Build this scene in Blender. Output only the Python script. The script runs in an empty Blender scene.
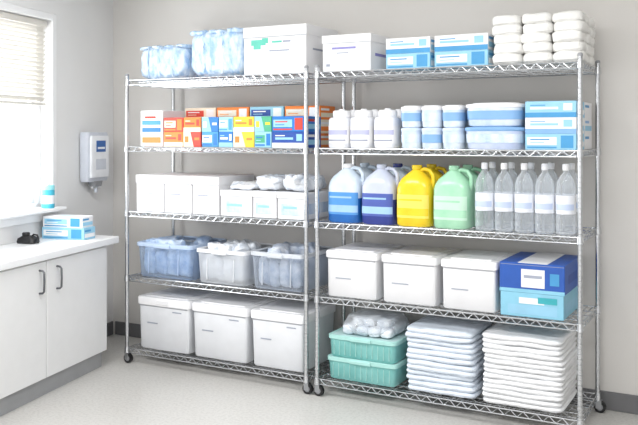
import bpy, bmesh, math, random
from mathutils import Vector, Matrix, noise
random.seed(7)
C=bpy.context
R90=math.pi/2
def lin(c):
    r=[]
    for v in c:
        v/=255.0
        r.append(v/12.92 if v<=.04045 else ((v+.055)/1.055)**2.4)
    return (r[0],r[1],r[2],1)
M={}
def mat(name,col,rough=.5,metal=0,alpha=1,vary=.04,scale=12,bump=0,bscale=40,col2=None,spec=.5,trans=0,stretch=None,sss=0):
    if name in M: return M[name]
    m=bpy.data.materials.new(name); m.use_nodes=True
    nt=m.node_tree; p=nt.nodes['Principled BSDF']
    p.inputs['Roughness'].default_value=rough; p.inputs['Metallic'].default_value=metal
    p.inputs['Alpha'].default_value=alpha
    p.inputs['Specular IOR Level'].default_value=spec
    p.inputs['Transmission Weight'].default_value=trans
    tc=nt.nodes.new('ShaderNodeTexCoord'); mp=nt.nodes.new('ShaderNodeMapping')
    nt.links.new(tc.outputs['Object'],mp.inputs['Vector'])
    if stretch: mp.inputs['Scale'].default_value=stretch
    n=nt.nodes.new('ShaderNodeTexNoise'); n.inputs['Scale'].default_value=scale; n.inputs['Detail'].default_value=4
    nt.links.new(mp.outputs[0],n.inputs['Vector'])
    cr=nt.nodes.new('ShaderNodeValToRGB')
    c1=lin(col)
    if col2 is not None: c2=lin(col2)
    else: c2=tuple(max(0,v*(1-vary*2)) for v in c1[:3])+(1,)
    cr.color_ramp.elements[0].position=.35; cr.color_ramp.elements[1].position=.65
    cr.color_ramp.elements[0].color=c2; cr.color_ramp.elements[1].color=c1
    nt.links.new(n.outputs['Fac'],cr.inputs['Fac']); nt.links.new(cr.outputs['Color'],p.inputs['Base Color'])
    if bump:
        n2=nt.nodes.new('ShaderNodeTexNoise'); n2.inputs['Scale'].default_value=bscale; n2.inputs['Detail'].default_value=6
        n2.inputs['Distortion'].default_value=.6
        nt.links.new(tc.outputs['Object'],n2.inputs['Vector'])
        b=nt.nodes.new('ShaderNodeBump'); b.inputs['Strength'].default_value=bump; b.inputs['Distance'].default_value=.01
        nt.links.new(n2.outputs['Fac'],b.inputs['Height']); nt.links.new(b.outputs[0],p.inputs['Normal'])
    M[name]=m; return m
def clearmat(name,tint,edge,body=.08,rough=.06,emax=.85):
    """clear plastic: transparent, with fresnel gloss and denser rims"""
    m=bpy.data.materials.new(name); m.use_nodes=True; nt=m.node_tree; nt.nodes.clear()
    o=nt.nodes.new('ShaderNodeOutputMaterial'); tr=nt.nodes.new('ShaderNodeBsdfTransparent'); tr.inputs[0].default_value=lin(tint)
    df=nt.nodes.new('ShaderNodeBsdfPrincipled'); df.inputs['Base Color'].default_value=lin(edge); df.inputs['Roughness'].default_value=rough
    lw_=nt.nodes.new('ShaderNodeLayerWeight'); lw_.inputs[0].default_value=.35
    n=nt.nodes.new('ShaderNodeTexNoise'); n.inputs['Scale'].default_value=14
    tc=nt.nodes.new('ShaderNodeTexCoord'); nt.links.new(tc.outputs['Object'],n.inputs['Vector'])
    bp=nt.nodes.new('ShaderNodeBump'); bp.inputs['Strength'].default_value=.15; nt.links.new(n.outputs['Fac'],bp.inputs['Height']); nt.links.new(bp.outputs[0],df.inputs['Normal'])
    mr=nt.nodes.new('ShaderNodeMapRange'); mr.inputs['To Min'].default_value=body; mr.inputs['To Max'].default_value=emax
    nt.links.new(lw_.outputs['Facing'],mr.inputs['Value'])
    mx=nt.nodes.new('ShaderNodeMixShader'); nt.links.new(mr.outputs[0],mx.inputs[0]); nt.links.new(tr.outputs[0],mx.inputs[1]); nt.links.new(df.outputs[0],mx.inputs[2]); nt.links.new(mx.outputs[0],o.inputs[0])
    return m

class B:
    def __init__(s): s.bm=bmesh.new(); s.mats=[]
    def mi(s,m):
        if m not in s.mats: s.mats.append(m)
        return s.mats.index(m)
    def add(s,t,m,smooth=False):
        i=s.mi(m)
        for f in t.faces: f.material_index=i; f.smooth=smooth
        me=bpy.data.meshes.new('tmp'); t.to_mesh(me); t.free(); s.bm.from_mesh(me); bpy.data.meshes.remove(me)
    def box(s,c,d,m,bev=0,rot=None,seg=1):
        t=bmesh.new(); bmesh.ops.create_cube(t,size=1)
        bmesh.ops.scale(t,vec=d,verts=t.verts)
        if bev: bmesh.ops.bevel(t,geom=t.edges[:],offset=bev,segments=seg,affect='EDGES',profile=.5)
        if rot: bmesh.ops.rotate(t,cent=(0,0,0),matrix=Matrix.Rotation(rot[1],3,rot[0]),verts=t.verts)
        bmesh.ops.translate(t,vec=c,verts=t.verts)
        s.add(t,m,False)
    def quad(s,pts,m):
        i=s.mi(m); f=s.bm.faces.new([s.bm.verts.new(p) for p in pts]); f.material_index=i
    def tube(s,p0,p1,r,m,seg=6,caps=False,r2=None):
        p0=Vector(p0);p1=Vector(p1); d=(p1-p0).normalized(); a=d.orthogonal().normalized(); b=d.cross(a); i=s.mi(m)
        r2=r if r2 is None else r2
        A=[];Q=[]
        for k in range(seg):
            t=2*math.pi*k/seg; o=a*math.cos(t)+b*math.sin(t)
            A.append(s.bm.verts.new(p0+o*r)); Q.append(s.bm.verts.new(p1+o*r2))
        for k in range(seg):
            f=s.bm.faces.new((A[k],A[(k+1)%seg],Q[(k+1)%seg],Q[k])); f.smooth=True; f.material_index=i
        if caps:
            f=s.bm.faces.new(A[::-1]); f.material_index=i
            f=s.bm.faces.new(Q); f.material_index=i
    def path(s,pts,r,m,seg=8):
        i=s.mi(m); rings=[]
        pts=[Vector(p) for p in pts]; prev=None
        for k,p in enumerate(pts):
            d=(pts[min(k+1,len(pts)-1)]-pts[max(k-1,0)]).normalized()
            a=d.orthogonal().normalized() if prev is None else (prev-d*prev.dot(d)).normalized()
            prev=a; b=d.cross(a)
            rings.append([s.bm.verts.new(p+(a*math.cos(2*math.pi*q/seg)+b*math.sin(2*math.pi*q/seg))*r) for q in range(seg)])
        for k in range(len(rings)-1):
            for q in range(seg):
                f=s.bm.faces.new((rings[k][q],rings[k][(q+1)%seg],rings[k+1][(q+1)%seg],rings[k+1][q])); f.smooth=True; f.material_index=i
        for rr in (rings[0][::-1],rings[-1]):
            f=s.bm.faces.new(rr); f.material_index=i
    def loft(s,prof,m,seg=24,c=(0,0,0),caps=True,ang=None,smooth=True,capb=None,capt=None):
        """prof: (hx,hy,z,n) superellipse sections ; ang=(a0,a1) open patch"""
        i=s.mi(m); rings=[]
        cnt=seg if ang is None else seg+1
        for hx,hy,z,n in prof:
            r=[]
            for k in range(cnt):
                t=2*math.pi*k/seg if ang is None else ang[0]+(ang[1]-ang[0])*k/seg
                ct,st=math.cos(t),math.sin(t)
                x=hx*math.copysign(abs(ct)**(2/n),ct); y=hy*math.copysign(abs(st)**(2/n),st)
                r.append(s.bm.verts.new((c[0]+x,c[1]+y,c[2]+z)))
            rings.append(r)
        for k in range(len(rings)-1):
            for q in range(seg):
                q2=(q+1)%cnt
                f=s.bm.faces.new((rings[k][q],rings[k][q2],rings[k+1][q2],rings[k+1][q])); f.smooth=smooth; f.material_index=i
        if ang is None:
            if capb if capb is not None else caps:
                f=s.bm.faces.new(rings[0][::-1]); f.material_index=i
            if capt if capt is not None else caps:
                f=s.bm.faces.new(rings[-1]); f.material_index=i
    def soft(s,c,d,m,rnd=.4,amp=.01,freq=8,cuts=8,seed=0,flat=True,tilt=0,slab=False):
        """c = bottom centre"""
        t=bmesh.new(); bmesh.ops.create_cube(t,size=2)
        bmesh.ops.subdivide_edges(t,edges=t.edges[:],cuts=cuts,use_grid_fill=True)
        sv=Vector((seed*3.1,seed*1.7,seed*.9))
        for v in t.verts:
            p=v.co.copy(); L=p.length; mx=max(abs(p.x),abs(p.y),abs(p.z))
            if slab:
                q=(abs(p.x)**14+abs(p.y)**14)**(1/14); mxy=max(abs(p.x),abs(p.y)); k=(mxy/q) if q>1e-6 else 1
                mm=mxy**10
                w=Vector((p.x*k*(1-.02*mm*abs(p.z)),p.y*k*(1-.02*mm*abs(p.z)),p.z*(1-.42*mm)))
            else:
                sp=p/L*mx
                q=(abs(p.x)**5+abs(p.y)**5+abs(p.z)**5)**(1/5)
                w=(p/q).lerp(sp,rnd)
            P=Vector((w.x*d[0]/2,w.y*d[1]/2,w.z*d[2]/2))
            nn=noise.noise_vector(P*freq+sv)+noise.noise_vector(P*freq*2.7+sv)*.5
            P+=nn*amp
            P.z+=d[2]/2+tilt*P.x
            if flat: P.z=max(P.z,0)
            v.co=P
        bmesh.ops.translate(t,vec=c,verts=t.verts)
        s.add(t,m,True)
    def front(s,x0,x1,z0,z1,y,m): s.quad([(x0,y,z0),(x1,y,z0),(x1,y,z1),(x0,y,z1)],m)
    def right(s,y0,y1,z0,z1,x,m): s.quad([(x,y0,z0),(x,y1,z0),(x,y1,z1),(x,y0,z1)],m)
    def done(s,name,loc=(0,0,0),rot=0,sharp=.75):
        s.bm.normal_update()
        for ed in s.bm.edges:
            if len(ed.link_faces)==2 and ed.calc_face_angle(0)>sharp: ed.smooth=False
        me=bpy.data.meshes.new(name); s.bm.to_mesh(me); s.bm.free()
        for m in s.mats: me.materials.append(m)
        o=bpy.data.objects.new(name,me); C.scene.collection.objects.link(o)
        o.location=loc; o.rotation_euler=(0,0,rot); return o

# ---------- materials
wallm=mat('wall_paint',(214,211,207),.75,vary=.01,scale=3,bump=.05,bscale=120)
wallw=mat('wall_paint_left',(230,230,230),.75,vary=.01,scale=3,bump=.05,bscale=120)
ceilm=mat('ceiling_paint',(240,240,238),.9,vary=.01)
basem=mat('rubber_baseboard',(112,112,114),.5)
trimw=mat('white_trim',(240,241,242),.4,vary=.01)
chrome=mat('chrome_wire',(206,208,211),.25,1,vary=.02)
chromed=mat('chrome_collar',(178,180,184),.35,1,vary=.02)
blk=mat('black_rubber',(28,28,30),.5)
gry=mat('grey_plastic',(150,152,156),.45)
white=mat('white_card',(235,235,237),.55,vary=.012,bump=.02,bscale=30)
white2=mat('white_plastic',(231,233,237),.35,vary=.02)
offw=mat('lid_white',(239,239,241),.4,vary=.012)
seamg=mat('seam_grey',(172,174,182),.6)
cabw=mat('cabinet_laminate',(230,230,230),.4,vary=.01)
ctop=mat('counter_laminate',(238,239,240),.3,vary=.01)
kick=mat('toe_kick',(165,166,168),.5)
steel=mat('brushed_steel',(120,122,126),.35,1)

# ---------- room
a=math.atan(.5454)
cor=Vector((-2.059,.55)); e=Vector((.2034,-.9791)); nv=Vector((.9791,.2034))
wrot=math.atan2(nv.y,nv.x)
def WP(w,n): return cor+e*w+nv*n
fl=B()
fm=bpy.data.materials.new('speckled_vinyl_floor'); fm.use_nodes=True; nt=fm.node_tree; p=nt.nodes['Principled BSDF']; p.inputs['Roughness'].default_value=.32
tc=nt.nodes.new('ShaderNodeTexCoord'); n1=nt.nodes.new('ShaderNodeTexNoise'); n1.inputs['Scale'].default_value=60; n1.inputs['Detail'].default_value=3
cr=nt.nodes.new('ShaderNodeValToRGB'); cr.color_ramp.elements[0].position=.36; cr.color_ramp.elements[0].color=lin((190,188,184)); cr.color_ramp.elements[1].position=.56; cr.color_ramp.elements[1].color=lin((202,200,196))
n2=nt.nodes.new('ShaderNodeTexNoise'); n2.inputs['Scale'].default_value=160; cr2=nt.nodes.new('ShaderNodeValToRGB'); cr2.color_ramp.elements[0].position=.62; cr2.color_ramp.elements[1].position=.68
mx=nt.nodes.new('ShaderNodeMixRGB'); mx.inputs['Color2'].default_value=lin((214,212,208))
nt.links.new(tc.outputs['Object'],n1.inputs['Vector']); nt.links.new(tc.outputs['Object'],n2.inputs['Vector'])
nt.links.new(n1.outputs['Fac'],cr.inputs['Fac']); nt.links.new(n2.outputs['Fac'],cr2.inputs['Fac']); nt.links.new(cr2.outputs['Color'],mx.inputs['Fac']); nt.links.new(cr.outputs['Color'],mx.inputs['Color1']); nt.links.new(mx.outputs[0],p.inputs['Base Color'])
fl.box((1.4,-2.7,-.05),(7.6,6.9,.1),fm); fl.done('floor')
b=B(); b.box((1.4,-2.7,2.75),(7.6,6.9,.1),ceilm); b.done('ceiling')
b=B(); b.box((1.5,.6,1.35),(7.3,.1,2.7),wallm); b.done('wall_back')
b=B(); b.box((5.15,-2.8,1.35),(.1,6.7,2.7),wallw); b.done('wall_right')
b=B(); b.box((1.52,.543,.05),(7.1,.014,.1),basem,.003); b.done('baseboard_back')
lw=math.atan2(e.y,e.x)
def wl(bld,w0,w1,n0,n1,z0,z1,m,bev=0):
    bld.box(((w0+w1)/2,(n0+n1)/2,(z0+z1)/2),(w1-w0,n1-n0,z1-z0),m,bev)
W0,W1,ZS,ZT=.78,2.18,1.0,2.26
b=B()
wl(b,-.1,W0,-.16,0,0,2.7,wallw); wl(b,W1,5.2,-.16,0,0,2.7,wallw); wl(b,W0,W1,-.16,0,0,ZS,wallw); wl(b,W0,W1,-.16,0,ZT,2.7,wallw)
L=(cor.x,cor.y,0)
b.done('wall_left',L,lw)
b=B(); wl(b,0.02,.5,.0,.014,0,.1,basem,.003); b.done('baseboard_left',L,lw)
glass=mat('window_glass',(250,252,255),.05,alpha=.1,vary=0)
b=B()
for (w0,w1,z0,z1) in ((W0,W0+.05,ZS,ZT),(W1-.05,W1,ZS,ZT),(W0,W1,ZS,ZS+.05),(W0,W1,ZT-.05,ZT),((W0+W1)/2-.025,(W0+W1)/2+.025,ZS,ZT)):
    wl(b,w0,w1,-.13,-.08,z0,z1,trimw,.004)
for (w0,w1) in ((W0+.05,(W0+W1)/2-.025),((W0+W1)/2+.025,W1-.05)):
    for (u0,u1,z0,z1) in ((w0,w0+.035,ZS+.05,ZT-.05),(w1-.035,w1,ZS+.05,ZT-.05),(w0,w1,ZS+.05,ZS+.085),(w0,w1,ZT-.085,ZT-.05)):
        wl(b,u0,u1,-.12,-.09,z0,z1,trimw,.003)
    wl(b,w0+.03,w1-.03,-.108,-.104,ZS+.08,ZT-.08,glass)
b.done('window_1',L,lw)
b=B(); wl(b,W0-.06,W1+.06,-.08,.085,ZS-.0,ZS+.022,trimw,.005); wl(b,W0-.04,W1+.04,.002,.02,ZS-.06,ZS,trimw,.003)
wl(b,W0-.045,W0,.001,.014,ZS+.022,ZT+.045,trimw,.003); wl(b,W1,W1+.045,.001,.014,ZS+.022,ZT+.045,trimw,.003); wl(b,W0,W1,.001,.014,ZT,ZT+.045,trimw,.003)
b.done('trim_1',L,lw)
slat=mat('blind_slat',(216,213,206),.5,vary=.01)
b=B(); wl(b,W0+.01,W1-.01,-.06,-.02,ZT-.045,ZT-.002,slat,.004)
z=ZT-.06
while z>1.71:
    b.box(((W0+W1)/2,-.04,z),(W1-W0-.03,.032,.0015),slat,0,('X',math.radians(50))); z-=.029
wl(b,W0+.015,W1-.015,-.052,-.028,z-.012,z+.005,slat,.003)
for w in (W0+.1,(W0+W1)/2,W1-.1): b.tube((w,-.04,z),(w,-.04,ZT-.04),.0012,slat,4)
b.tube((W0+.05,-.018,1.45),(W0+.05,-.018,ZT-.03),.002,slat,5)
b.done('window_blind',L,lw)

# ---------- dispenser on left wall
dl=mat('dispenser_body',(208,213,223),.35); dw=mat('dispenser_white',(242,244,248),.3); dbl=mat('label_blue',(52,104,176),.5)
b=B()
x0,x1=.2,.46; xm=(x0+x1)/2
b.loft([(.13,.035,1.17,6),(.135,.04,1.19,6),(.135,.042,1.5,6),(.13,.037,1.52,6)],dl,32,(xm,.044,0))
b.loft([(.115,.012,1.20,6),(.115,.014,1.21,6),(.115,.014,1.485,6),(.11,.010,1.495,6)],dw,28,(xm,.086,0))
wl(b,xm-.06,xm+.06,.0995,.102,1.38,1.46,dbl,.001)
wl(b,xm-.045,xm+.045,.102,.1035,1.40,1.415,dw); wl(b,xm-.065,xm+.065,.0995,.1015,1.255,1.33,dl,.001)
b.loft([(.05,.03,1.135,4),(.06,.035,1.172,4)],gry,20,(xm,.053,0))
b.tube((xm,.058,1.09),(xm,.058,1.14),.012,dl,10,True)
b.tube((xm-.05,.058,1.128),(xm+.05,.058,1.128),.008,dw,8,True)
b.done('sanitizer_dispenser',L,lw)

# ---------- cabinet
F=Vector((-1.474,-.018)); CB=F-nv*.457
LC=(CB.x,CB.y,0)
b=B(); D=.452
wl(b,.12,2.04,.003,D-.04,.105,.785,cabw)
wl(b,.12,2.03,.01,D-.06,0,.11,kick)
for q0,q1 in ((.12,.757),(.763,1.397),(1.403,2.04)):
    wl(b,q0,q1,D-.039,D-.02,.11,.78,cabw,.003)
for q in (.665,.83,1.95):
    z0,z1=.605,.735; y=D-.02
    b.path([(q,y,z0),(q,y+.022,z0+.002),(q,y+.032,z0+.012),(q,y+.034,(z0+z1)/2),(q,y+.032,z1-.012),(q,y+.022,z1-.002),(q,y,z1)],.0062,steel,8)
wl(b,.0,2.08,.003,D,.787,.833,ctop,.006)
b.done('base_cabinet',LC,lw)

cy=mat('cyan_plastic',(70,178,204),.35); cy2=mat('cyan_lid',(150,222,232),.3); lb=mat('light_blue_card',(150,202,228),.5); mb=mat('mid_blue_card',(72,152,204),.5)
b=B(); b.loft([(.038,.038,0,2),(.042,.042,.006,2),(.042,.042,.115,2),(.039,.039,.122,2)],cy,28)
b.loft([(.0425,.0425,.03,2),(.0425,.0425,.085,2)],white2,28,caps=False)
b.loft([(.041,.041,.12,2),(.042,.042,.128,2),(.042,.042,.146,2),(.036,.036,.152,2)],cy2,28)
b.loft([(.014,.014,.152,2),(.012,.012,.16,2)],white2,14)
P=WP(.86,.035); b.done('wipes_canister',(P.x,P.y,ZS+.022))
def smallbox(name,u0,u1,y0,d,z,h,base,panel,accent,rot=0,top=True,ctr=None,style=0):
    w=u1-u0; b=B(); b.box((0,0,h/2),(w,d,h),base,.002)
    y=-d/2-.0008; x=w/2+.0008
    if style==0:
        b.front(-w*.46,w*.12,h*.30,h*.78,y,panel); b.front(w*.2,w*.44,h*.12,h*.88,y,accent)
        b.front(-w*.46,w*.12,h*.1,h*.2,y,accent)
        b.front(-w*.40,-w*.02,h*.60,h*.68,y-.0004,accent); b.front(-w*.40,-w*.12,h*.42,h*.47,y-.0004,base)
    elif style==1:
        b.front(-w*.5,w*.5,h*.0,h*.3,y,accent); b.front(-w*.40,w*.15,h*.50,h*.64,y,panel); b.front(w*.25,w*.42,h*.42,h*.85,y,panel)
        b.front(-w*.40,-w*.1,h*.72,h*.78,y,accent)
    else:
        b.quad([(-w*.5,y,0),(w*.1,y,0),(-w*.1,y,h),(-w*.5,y,h)],panel); b.front(w*.14,w*.42,h*.45,h*.62,y,accent); b.front(-w*.42,-w*.2,h*.3,h*.7,y-.0004,accent)
    b.right(-d*.44,d*.44,h*.18,h*.5,x,panel); b.right(-d*.44,d*.1,h*.66,h*.82,x,accent)
    if top:
        b.loft([(min(w,.24)*.28,d*.14,0,2),(min(w,.24)*.28,d*.14,.001,2)],panel,20,(0,0,h))
    loc=(ctr[0],ctr[1],z) if ctr else ((u0+u1)/2,y0+d/2,z)
    return b.done(name,loc,rot)
def CP(q,n): return CB+e*q+nv*n
P=CP(.2,.2)
smallbox('glove_box',0,.31,0,.13,.833,.075,lb,white,mb,wrot,False,(P.x,P.y))
smallbox('glove_box',0,.29,0,.125,.908,.07,white,lb,mb,wrot,True,(P.x-.005,P.y))
b=B(); b.loft([(.06,.04,0,4),(.065,.045,.008,4),(.06,.04,.03,4),(.035,.03,.045,3)],blk,24)
b.loft([(.022,.022,.04,2),(.024,.024,.06,2),(.02,.02,.066,2)],blk,18,(-.015,0,0)); b.path([(.02,0,.035),(.04,0,.055),(.065,0,.052),(.075,0,.03),(.078,-.01,.008)],.006,blk)
P=CP(.48,.1); b.done('tape_dispenser',(P.x,P.y,.833),wrot)

# ---------- shelving
ZL=[.10,.572,.999,1.425,1.863]; SD=.48
def unit(x0,x1):
    b=B(); w=x1-x0
    for px in (0,w):
        for py in (0,SD):
            top=1.89
            b.tube((px,py,.065),(px,py,top),.0125,chrome,16,True)
            z=.12
            while z<top-.01:
                b.tube((px,py,z),(px,py,z+.002),.0128,chromed,16); z+=.0255
            b.loft([(.0135,.0135,0,2),(.0135,.0135,.01,2),(.008,.008,.016,2)],gry,12,(px,py,top-.002))
            b.tube((px,py,.062),(px,py,.074),.018,chromed,12,True)
            ox=.012 
            for s in (-1,1): b.box((px+ox*.5,py+s*.015,.045),(.03,.003,.045),chromed,.001)
            b.tube((px+ox,py-.011,.031),(px+ox,py+.011,.031),.031,blk,20,True)
            b.tube((px+ox,py-.0145,.031),(px+ox,py+.0145,.031),.017,gry,14,True)
            for z in ZL:
                b.tube((px,py,z-.034),(px,py,z+.004),.019,chrome,16,True,.0155)
    for z in ZL:
        zt=z-.003; zb=z-.033
        for zz,r in ((zt,.0036),(zb,.0032)):
            b.tube((0,0,zz),(w,0,zz),r,chrome,8); b.tube((0,SD,zz),(w,SD,zz),r,chrome,8)
            b.tube((0,0,zz),(0,SD,zz),r,chrome,8); b.tube((w,0,zz),(w,SD,zz),r,chrome,8)
        def zig(pa,pb):
            pa=Vector(pa);pb=Vector(pb); Ln=(pb-pa).length; n=int(Ln/.032); 
            for k in range(n):
                p=pa.lerp(pb,k/n); q=pa.lerp(pb,(k+1)/n)
                p.z=zb if k%2 else zt; q.z=zt if k%2 else zb
                b.tube(p,q,.0021,chrome,5)
        zig((.02,0,0),(w-.02,0,0)); zig((.02,SD,0),(w-.02,SD,0)); zig((0,.02,0),(0,SD-.02,0)); zig((w,.02,0),(w,SD-.02,0))
        n=int(w/.025)
        for k in range(1,n):
            x=w*k/n; b.tube((x,0,z-.0022),(x,SD,z-.0022),.0018,chrome,5)
        for k in range(1,4):
            y=SD*k/4; b.tube((0,y,z-.008),(w,y,z-.008),.003,chrome); b.tube((0,y,zb),(w,y,zb),.0026,chrome)
            nn=int(w/.06)
            for j in range(nn):
                xa=w*j/nn; xb=w*(j+1)/nn
                b.tube((xa,y,zb if j%2 else z-.008),(xb,y,z-.008 if j%2 else zb),.0018,chrome,4)
    return b.done('wire_shelving_unit',(x0,0,0))
unit(-1.43,-.072); unit(0,1.47)

# ---------- generic items
def lidbox(name,u0,u1,f,d,z,h,body,lid,mark=None,taper=.96,lidh=.045,ribs=True,n=9):
    w=u1-u0; b=B(); hx=w/2-.008; hy=d/2-.008
    b.loft([(hx*taper-.006,hy*taper-.006,0,n),(hx*taper,hy*taper,.008,n),(hx,hy,h-lidh,n)],body,48)
    b.loft([(hx+.002,hy+.002,h-lidh-.004,n),(hx+.008,hy+.008,h-lidh,n),(hx+.008,hy+.008,h-.008,n),(hx+.003,hy+.003,h-.001,n)],lid,48)
    b.loft([(hx-.03,hy-.03,h-.002,n),(hx-.034,hy-.034,h+.004,n)],lid,40)
    b.front(-hx*.96,hx*.96,h-lidh-.010,h-lidh-.006,-hy-.0012,seamg)
    if ribs:
        b.box((0,-hy-.005,h-lidh*.55),(.10,.012,lidh*.6),lid,.003)
    if mark:
        for (x0,x1,z0,z1,m) in mark: b.front(x0*w,x1*w,z0*h,z1*h,-hy-.0016,m)
    return b.done(name,((u0+u1)/2,f+d/2,z))
def carton(name,u0,u1,f,d,z,h,body,panels=(),sides=(),tape=True,flap=False):
    w=u1-u0; b=B(); b.box((0,0,h/2),(w,d,h),body,.003)
    y=-d/2-.001; x=w/2+.001
    for (x0,x1,z0,z1,m) in panels: b.front(x0*w,x1*w,z0*h,z1*h,y,m); y-=.0004
    for (y0,y1,z0,z1,m) in sides: b.right(y0*d,y1*d,z0*h,z1*h,x,m)
    if tape:
        b.quad([(-w/2+.004,-.001,h+.0006),(w/2-.004,-.001,h+.0006),(w/2-.004,.001,h+.0006),(-w/2+.004,.001,h+.0006)],seamg)
        b.front(-w/2+.003,w/2-.003,h*.93,h*.935+.001,-d/2-.0008,seamg)
    if flap:
        b.box((0,-d/2-.0025,h*.9),(w+.006,.004,h*.2),body,.001); b.box((0,0,h+.002),(w+.006,d+.006,.005),body,.001); b.box((w/2+.002,0,h*.9),(.004,d,h*.2),body,.001)
        b.front(-w/2,w/2,h*.782,h*.795+.001,-d/2-.001,seamg)
    return b.done(name,((u0+u1)/2,f+d/2,z))
grn=mat('green_print',(100,196,176),.5); pur=mat('purple_print',(140,136,196),.5); tea=mat('teal_print',(60,170,180),.5)
gtx=mat('grey_print',(160,166,182),.6)
film=mat('blue_film',(222,235,247),.2,col2=(150,184,220),scale=14,stretch=(2,2,.8),bump=1,bscale=30)
film2=mat('pale_film',(222,232,243),.25,col2=(180,202,228),scale=5,stretch=(3,3,.8),bump=.8,bscale=22)
Z=ZL[4]
def wrappack(name,u0,u1,f,d,z,h,m,sd,cols=4,inner=None):
    w=u1-u0; b=B()
    b.soft((0,0,0),(w,d,h*.97),m,.0,.009,18,18,sd)
    for k in range(cols):
        x=-w/2+w*(k+.5)/cols
        b.soft((x,-d*.02,h*.88),(w/cols*1.04,d*.9,h*.11),m,.1,.009,26,7,sd+k,False)
    for k in range(1,cols):
        x=-w/2+w*k/cols
        b.path([(x+.006*math.sin(t*3+sd),-d/2+.003-.004*math.sin(t*2.0),h*(.06+.84*t/6)) for t in range(7)],.003,m,6)
    return b.done(name,((u0+u1)/2,f+d/2,z),0,1.0)
wrappack('wrapped_supply_pack',-1.385,-.99,.04,.36,Z,.225,film,1,4)
wrappack('wrapped_supply_pack',-.965,-.545,.03,.38,Z,.305,film,5,3)
carton('cardboard_box',-.525,-.09,.03,.4,Z,.285,white,
  [(-.38,-.14,.62,.74,grn),(-.34,-.22,.54,.62,grn),(-.20,-.10,.66,.77,grn),(-.04,.12,.66,.70,grn),(.14,.26,.66,.70,gtx),(-.08,.24,.48,.51,gtx)],[(-.3,.3,.5,.54,gtx)],flap=True)
carton('cardboard_box',.02,.325,.03,.40,Z,.205,white,[(-.3,.2,.62,.68,pur),(-.2,.05,.5,.53,gtx),(-.42,-.34,.15,.22,gtx)],[(-.35,.3,.42,.5,pur)],flap=True)
for (u0,u1) in ((.415,.675),(.70,.995)):
    for k in range(2):
        smallbox('mask_box',u0,u1,.04,.2,Z+k*.086,.086,white if k else lb,lb if k else white,mb,style=1 if k else 0)
        smallbox('mask_box',u0,u1,.25,.2,Z+k*.086,.086,white,lb,mb)
tow=mat('white_towel',(235,234,231),.9,vary=.02,scale=30,bump=.4,bscale=60)
tow2=mat('white_pad',(238,239,241),.5,vary=.02,scale=20,bump=.3,bscale=40)
padb=mat('blue_pad',(224,233,244),.4,vary=.04,scale=15,bump=.4,bscale=35)
b=B(); sd=0
for i in range(3):
    for j in range(3):
        for k in range(5):
            sd+=1; ox=-.150+i*.150+random.uniform(-.008,.008); oy=-.14+j*.135+random.uniform(-.008,.008)
            # plump rolled towel lying front-to-back plus its loose outer edge
            b.soft((ox,oy,k*.050),(.156,.142,.060),tow,.16,.006,16,8,sd,k==0)
            b.soft((ox+.004,oy-.004,k*.050+.010),(.140,.142,.018),tow,.0,.004,22,6,sd+60,False)
b.done('rolled_towel_stack',(1.245,.245,Z),0,1.0)

# shelf 4 (second from top)
Z=ZL[3]
red=mat('red_card',(214,66,50),.5); ora=mat('orange_card',(240,132,52),.5); blu=mat('blue_card',(34,118,196),.5); yel=mat('yellow_card',(246,206,54),.5); gre=mat('green_card',(74,170,130),.5); crm=mat('cream_card',(238,226,204),.5); dbc=mat('deep_blue_card',(34,76,160),.5)
carton('cardboard_box',-1.35,-1.165,.04,.3,Z,.235,white,[(-.42,.42,.1,.26,ora),(-.42,.42,.40,.52,blu),(-.42,.42,.6,.72,mb),(-.3,.2,.78,.84,red)],[])
cols=[(-1.155,-1.0,(red,crm,ora),(ora,red,crm)),(-.995,-.86,(ora,red,crm),(red,crm,ora)),(-.85,-.725,(blu,lb,white),(mb,white,blu)),(-.72,-.615,(lb,white,mb),(blu,white,lb)),(-.61,-.46,(yel,ora,white),(yel,crm,ora)),(-.455,-.335,(gre,lb,yel),(lb,gre,blu)),(-.33,-.105,(blu,lb,red),(dbc,lb,white))]
for i,(u0,u1,t1,t0) in enumerate(cols):
    smallbox('glove_box',u0,u1,.04,.2,Z,.095,*t0,style=(i+1)%3); smallbox('glove_box',u0,u1,.04,.2,Z+.095,.092,*t1,style=i%3)
bk=[(-1.15,-.9,red,crm),(-.89,-.64,crm,ora),(-.63,-.38,dbc,lb),(-.37,-.12,crm,ora)]
for u0,u1,c1,c2 in bk:
    for k in range(3): smallbox('glove_box',u0,u1,.255,.2,Z+k*.085,.085,c1 if k%2 else c2,c2 if k%2 else c1,white)
jarw=mat('jar_white',(232,234,240),.3,vary=.02)
def jar(x,y,z,r=.066,h=.225,lab=pur,capm=None):
    b=B(); capm=capm or offw
    b.loft([(r*.93,r*.93,0,4),(r,r,.01,4.2),(r,r,h*.70,4.2),(r*.93,r*.93,h*.765,4),(r*.70,r*.70,h*.80,2.6)],jarw,32)
    b.loft([(r*.76,r*.76,h*.79,2),(r*.80,r*.80,h*.8,2),(r*.80,r*.80,h*.93,2),(r*.72,r*.72,h*.96,2)],capm,28)
    b.loft([(r*.3,r*.3,h*.96,2),(r*.25,r*.25,h,2)],capm,14)
    b.loft([(r+.001,r+.001,h*.12,4.2),(r+.001,r+.001,h*.56,4.2)],white,32,ang=(-math.pi*.95,-.05))
    b.loft([(r+.0016,r+.0016,h*.34,4.2),(r+.0016,r+.0016,h*.46,4.2)],lab,24,ang=(-math.pi*.78,-.22*math.pi))
    b.loft([(r+.0016,r+.0016,h*.18,4.2),(r+.0016,r+.0016,h*.22,4.2)],gtx,24,ang=(-math.pi*.75,-.3*math.pi))
    b.done('wipes_jar',(x,y,z))
lp=mat('soft_purple_print',(186,188,220),.5)
for x in (.105,.245,.395):
    for y in (.11,.26,.4): jar(x,y,Z,lab=lp)
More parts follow.
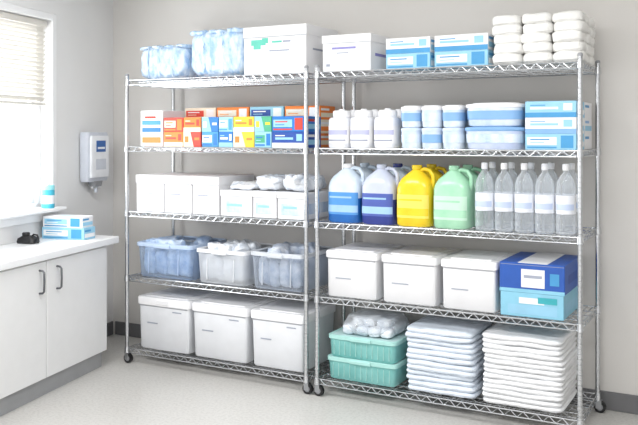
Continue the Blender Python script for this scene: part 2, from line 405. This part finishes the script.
tubm=mat('tub_clear',(224,234,244),.25,col2=(190,208,232),scale=14,bump=.3,bscale=30); bband=mat('blue_band',(132,176,222),.4); lav=mat('lavender_plastic',(190,204,234),.3,col2=(208,218,240),scale=14,bump=.3,bscale=30)
def tub(name,x,y,z,w,d,h,body,lid,band):
    b=B(); hx,hy=w/2,d/2
    b.loft([(hx*.86,hy*.86,0,4),(hx*.9,hy*.9,.006,4),(hx*.96,hy*.96,h*.8,4)],body,36)
    b.loft([(hx*.93+.002,hy*.93+.002,h*.28,4),(hx*.955+.002,hy*.955+.002,h*.66,4)],band,36,caps=False)
    b.loft([(hx*.97,hy*.97,h*.78,4),(hx,hy,h*.81,4),(hx,hy,h*.93,4),(hx*.93,hy*.93,h*.96,4)],lid,36)
    b.loft([(hx*.8,hy*.8,h*.955,4),(hx*.76,hy*.76,h,4)],lid,32)
    b.done(name,(x,y,z))
for i,x in enumerate((.55,.67,.79)):
    for y in (.11,.25,.39):
        for k in range(2): tub('plastic_tub',x,y,Z+k*.118,.118,.13,.118,tubm,offw if k else tubm,bband if (k+i)%2 else film2)
for y in (.13,.34):
    tub('storage_tub',1.015,y,Z,.32,.2,.122,lav,bband,film2); tub('storage_tub',1.015,y,Z+.122,.31,.19,.122,tubm,offw,bband)
for k in range(3):
    for y in (.04,.245): smallbox('mask_box',1.19,1.445,y,.2,Z+k*.082,.082,(lb,white,lb)[k] if y<.1 else white,(white,lb,white)[k],(mb,bband,mb)[k],style=(0,1,1)[k])

# shelf 3 (middle)
Z=ZL[2]
for (u0,u1) in ((-1.375,-1.15),(-1.14,-.925),(-.915,-.715)):
    carton('cardboard_box',u0,u1,.03,.4,Z,.235,white,[(-.3,.1,.5,.53,gtx)],flap=True)
for (u0,u1,h,m) in ((-.705,-.475,.155,white),(-.465,-.3,.155,white),(-.29,-.1,.155,white)):
    carton('lidded_carton',u0,u1,.04,.36,Z,h,m,[(-.38,.38,.15,.6,film2),(-.3,.2,.4,.5,lb)],[(-.4,.4,.2,.6,film2)],flap=True)
bagm=mat('clear_bag_white',(243,245,248),.16,col2=(214,222,233),scale=16,bump=1,bscale=30)
for (x,w,h,s) in ((-.59,.2,.045,1),(-.40,.18,.085,4),(-.20,.2,.095,10)):
    b=B(); b.soft((0,0,0),(w,.3,h),bagm,.4,.014,16,12,s)
    if h>.05:
        for q in range(7): b.soft((random.uniform(-.4,.4)*w,random.uniform(-.15,.1),h*.5),(.06,.09,.05),bagm,.6,.014,24,5,s+q,False)
    b.done('glove_bag',(x,.21,Z+.1605),0,1.0)
def jug(x,y,body,lower,label,capm,zf=.45,lab2=None):
    b=B(); hx,hy,h=.100,.082,.335
    b.loft([(hx*.92,hy*.92,0,4),(hx,hy,.012,4.5),(hx,hy,h*zf,4.5)],lower,40,capt=False)
    b.loft([(hx,hy,h*zf,4.5),(hx,hy,h*.62,4.5),(hx*.95,hy*.95,h*.70,3.6),(hx*.80,hy*.82,h*.78,3),(hx*.50,hy*.56,h*.86,2.4),(hx*.30,hy*.36,h*.91,2),(.024,.024,h*.925,2),(.024,.024,h*.94,2)],body,40,capb=False)
    b.loft([(.028,.028,h*.93,2),(.029,.029,h*.94,2),(.029,.029,h*.99,2),(.025,.025,h,2)],capm,20)
    b.path([(.018,0,h*.90),(.045,-.004,h*.935),(.078,-.006,h*.915),(.097,-.008,h*.83),(.099,-.008,h*.72),(.092,-.006,h*.62)],.0115,body,10)
    b.loft([(hx+.0012,hy+.0012,h*.14,4.5),(hx+.0012,hy+.0012,h*.52,4.5)],label,28,ang=(-math.pi*.82,-.18*math.pi))
    if lab2: b.loft([(hx+.002,hy+.002,h*.18,4.5),(hx+.002,hy+.002,h*.30,4.5)],lab2,28,ang=(-math.pi*.80,-.2*math.pi)); b.loft([(hx+.002,hy+.002,h*.42,4.5),(hx+.002,hy+.002,h*.45,4.5)],lab2,20,ang=(-math.pi*.7,-.4*math.pi))
    b.done('cleaner_jug',(x,y,Z),random.uniform(-.04,.04))
jw=mat('jug_pale',(214,225,234),.25,col2=(194,210,226)); jb=mat('jug_blue',(40,108,188),.25); jn=mat('jug_navy',(52,66,146),.25); jy=mat('jug_yellow',(240,208,44),.25,col2=(232,196,34)); jg=mat('jug_green',(172,220,188),.25,col2=(154,208,174)); jv=mat('jug_violet',(140,150,196),.25)
jpv=mat('jug_pale_violet',(196,203,222),.25)
ywh=mat('jug_yellow_label',(244,222,100),.5); gl=mat('jug_green_label',(196,230,208),.5); bl2=mat('jug_blue_label',(80,148,214),.5); nl=mat('jug_navy_label',(76,94,172),.5); bl3=mat('jug_label_pale_blue',(160,198,234),.5)
for x,y,args in ((.14,.115,(jw,jb,bl2,offw,.42,bl3)),(.355,.115,(jpv,jn,nl,jpv,.42,bl3)),(.57,.115,(jy,jy,ywh,jy,.5,jy)),(.785,.115,(jg,jg,gl,jg,.5,jg)),
   (.16,.30,(jw,jw,jw,jw)),(.375,.30,(jw,jv,jv,jn)),(.585,.30,(jy,jy,ywh,jy)),(.80,.30,(jg,jg,gl,jg))): jug(x,y,*args)
pet=clearmat('clear_pet_bottle',(253,254,255),(240,246,252),.16,emax=.6)
wl_=mat('bottle_label',(236,239,246),.5); wl2=mat('bottle_label_blue',(196,210,236),.5)
def bottle(x,y,capm):
    b=B(); r=.0485; h=.355; pr=[(.8,0),(.97,.006),(1,.02),(1,.05),(.95,.056),(1,.062),(1,.09),(.95,.096),(1,.102),(1,.20),(.96,.207),(1,.214),(1,.235),(.9,.262),(.62,.292),(.34,.308),(.3,.315),(.3,.328)]
    b.loft([(r*q,r*q,z,2) for q,z in pr],pet,28)
    b.loft([(r*.33,r*.33,.322,2),(r*.36,r*.36,.324,2),(r*.36,r*.36,.35,2),(r*.3,r*.3,h,2)],capm,16)
    b.loft([(r+.0008,r+.0008,.105,2),(r+.0008,r+.0008,.198,2)],wl_,28,caps=False)
    b.loft([(r+.0014,r+.0014,.125,2),(r+.0014,r+.0014,.155,2)],wl2,20,ang=(-math.pi*.8,-.15*math.pi))
    b.done('water_bottle',(x,y,Z))
for i in range(5):
    for j in range(2): bottle(.965+i*.105,.08+j*.14,offw if (i+j)%3 else white2)

# shelf 2 : clear bins
Z=ZL[1]
cb=clearmat('clear_bin_blue',(232,241,252),(190,208,232),.16); cw=clearmat('clear_bin_white',(246,248,250),(228,231,236),.38); cg=clearmat('clear_bin_grey',(238,243,249),(206,213,224),.16)
rb=mat('bin_rim_blue',(184,202,228),.3); rg=mat('bin_rim_grey',(208,213,220),.3)
lump=mat('bag_grey_blue',(206,219,235),.35,col2=(146,172,208),scale=18,bump=.9,bscale=26); lump2=mat('bag_grey',(218,222,229),.35,col2=(164,178,200),scale=18,bump=.9,bscale=26)
def bin_(name,u0,u1,f,d,z,h,m,rim,fill,sd,over=.05,fb=None):
    w=u1-u0; hx,hy=w/2,d/2; b=B()
    b.loft([(hx*.88,hy*.88,0,12),(hx*.91,hy*.91,.01,12),(hx*.96,hy*.96,h*.93,12)],m,56,capt=False)
    b.loft([(hx*.93,hy*.93,h*.93,12),(hx*.96,hy*.96,h*.88,12),(hx,hy,h*.89,12),(hx,hy,h*.985,12),(hx*.96,hy*.96,h,12),(hx*.93,hy*.93,h*.96,12)],rim,56,caps=False)
    b.box((0,-hy-.004,h*.91),(w*.28,.014,h*.10),rim,.004)
    for s in (-1,1):
        b.box((s*hx*.52,-hy*.945,h*.48),(.005,.006,h*.74),rim,.001,('X',-.04))
    nx=4
    for i in range(nx):
        for j in range(3):
            b.soft((-w*.3+i*w*.2,-d*.27+j*d*.27,.014),(w*.22,d*.29,h*.80),fb or fill,.1,.012,16,7,sd+i*3+j,False)
    for q in range(9):
        b.soft((random.uniform(-.3,.3)*w,random.uniform(-.32,.25)*d,h*.72),(w*.28,d*.28,h*.26+over),fill,.45,.018,18,7,sd+q,False)
    return b.done(name,((u0+u1)/2,f+d/2,z),0,1.0)
bin_('storage_bin',-1.385,-.92,.02,.42,Z,.225,cb,rb,lump,2,.02)
bin_('storage_bin',-.895,-.51,.02,.42,Z,.215,cw,white2,bagm,12,.03)
bin_('storage_bin',-.485,-.105,.02,.42,Z,.225,cg,rg,lump2,22,.03)
for (u0,u1) in ((.035,.365),(.385,.715),(.735,1.045)):
    lidbox('storage_box',u0,u1,.03,.42,Z,.265,white,offw,[(-.3,.0,.40,.42,gtx)],taper=.985,lidh=.04,n=22)
boxb=mat('royal_blue_card',(40,88,174),.45); boxl=mat('sky_blue_card',(140,200,224),.45)
carton('supply_carton',1.065,1.385,.03,.40,Z,.125,boxl,[(-.38,.40,.12,.5,lb),(-.2,.2,.55,.8,white),(.1,.4,.6,.85,tea)],[(-.4,.4,.2,.6,lb)],tape=False)
carton('supply_carton',1.06,1.39,.03,.41,Z+.125,.150,boxb,[(-.5,.5,.0,.12,boxl),(-.16,.2,.18,.80,white),(-.12,.16,.5,.6,gtx),(.28,.42,.3,.7,mb)],[(-.3,.3,.3,.6,dbc)],flap=False)
b=B(); b.box((0,0,.001),(.15,.41,.002),white); b.done('box_label',(1.23,.235,Z+.275))

# shelf 1 bottom
Z=ZL[0]
for (u0,u1) in ((-1.375,-.945),(-.93,-.505),(-.485,-.105)):
    lidbox('storage_box',u0,u1,.03,.42,Z,.34,white2,offw,[(-.3,-.1,.5,.52,gtx),(.18,.35,.75,.77,gtx)],taper=.965,lidh=.05,n=20)
tb=mat('teal_bin',(140,204,200),.3,alpha=.93,col2=(120,190,186)); tr=mat('teal_rim',(174,222,216),.3); tf=mat('teal_fill',(190,220,220),.5)
def tray(u0,u1,f,d,z,h,cap=True):
    w=u1-u0; hx,hy=w/2,d/2; b=B()
    b.loft([(hx*.92,hy*.92,0,16),(hx*.94,hy*.94,.006,16),(hx*.97,hy*.97,h*.9,16)],tb,48,capt=False)
    b.loft([(hx*.93,hy*.93,h*.9,16),(hx*.97,hy*.97,h*.80,16),(hx,hy,h*.82,16),(hx,hy,h*.98,16),(hx*.97,hy*.97,h,16),(hx*.93,hy*.93,h*.95,16)],tr,48,caps=False)
    b.loft([(hx*.94,hy*.94,h*.88,16),(hx*.94,hy*.94,h*.965,16)],tf,40)
    for k in range(-5,6): b.box((k*w*.08,-hy*.955,h*.42),(.004,.008,h*.6),tr,.002)
    b.box((0,-hy-.003,h*.88),(w*.3,.012,h*.16),tr,.003)
    b.done('teal_storage_tray',((u0+u1)/2,f+d/2,z))
tray(.04,.48,.03,.42,Z,.128); tray(.045,.475,.035,.41,Z+.125,.128)
# bag of cotton rolls under a clear film
bfilm=clearmat('clear_bag_film',(250,252,254),(240,244,248),.18,.08,.7)
b=B(); q=0
for i in range(4):
    for j in range(4):
        q+=1; b.soft((-.115+i*.076+random.uniform(-.006,.006),-.105+j*.07+random.uniform(-.006,.006),.0),(.078,.075,.058),bagm,.45,.006,20,6,q,True)
for i in range(3):
    for j in range(3):
        q+=1; b.soft((-.072+i*.074+random.uniform(-.01,.01),-.07+j*.07,.045),(.078,.076,.055),bagm,.45,.008,20,6,q,False)
b.soft((0,0,0),(.345,.315,.115),bfilm,.42,.014,16,14,3)
b.done('bagged_cotton_rolls',(.275,.22,Z+.251),0,1.0)
def padstack(name,u0,u1,f,d,z,n,t,m,sd):
    w=u1-u0; b=B()
    for k in range(n):
        ox=random.uniform(-.008,.008); oy=random.uniform(-.008,.004); tl=random.uniform(-.010,.010) if k else 0
        for j in range(2):
            b.soft((ox+random.uniform(-.003,.003),oy+random.uniform(-.005,.003),k*t+j*t*.48),(w-j*.004,d,t*.62),m,.0,.0048,9,15,sd+k*2+j,k==0 and j==0,tl,True)
    b.done(name,((u0+u1)/2,f+d/2,z),0,1.0)
padstack('folded_pad_stack',.53,.92,.035,.41,Z,6,.058,padb,3)
padstack('folded_pad_stack',.96,1.38,.035,.41,Z,7,.0515,tow2,40)

# ---------- light
w=bpy.data.worlds.new('World'); C.scene.world=w; w.use_nodes=True
bg=w.node_tree.nodes['Background']; bg.inputs[0].default_value=(1,1,1,1); bg.inputs[1].default_value=1.75
def area(name,loc,rot,sx,sy,en,col=(1,1,1)):
    l=bpy.data.lights.new(name,'AREA'); l.shape='RECTANGLE'; l.size=sx; l.size_y=sy; l.energy=en; l.color=col
    o=bpy.data.objects.new(name,l); o.location=loc; o.rotation_euler=rot; C.scene.collection.objects.link(o)
area('ceiling_panel_light',(-.4,-1.7,2.68),(0,0,0),1.2,.6,44)
area('ceiling_panel_light',(1.6,-1.7,2.68),(0,0,0),1.2,.6,44)
P=WP((W0+W1)/2,-.45); area('window_daylight',(P.x,P.y,1.6),(R90,0,lw),1.9,1.7,95,(.96,.98,1))
# ---------- camera
cd=bpy.data.cameras.new('camera'); co=bpy.data.objects.new('camera',cd); C.scene.collection.objects.link(co)
cd.sensor_width=36; cd.lens=818/638*36; cd.shift_y=-(212.5-135)/638
co.location=(2.266,-4.132,1.5); co.rotation_euler=(R90,0,a)
C.scene.camera=co
C.scene.view_settings.view_transform='Standard'
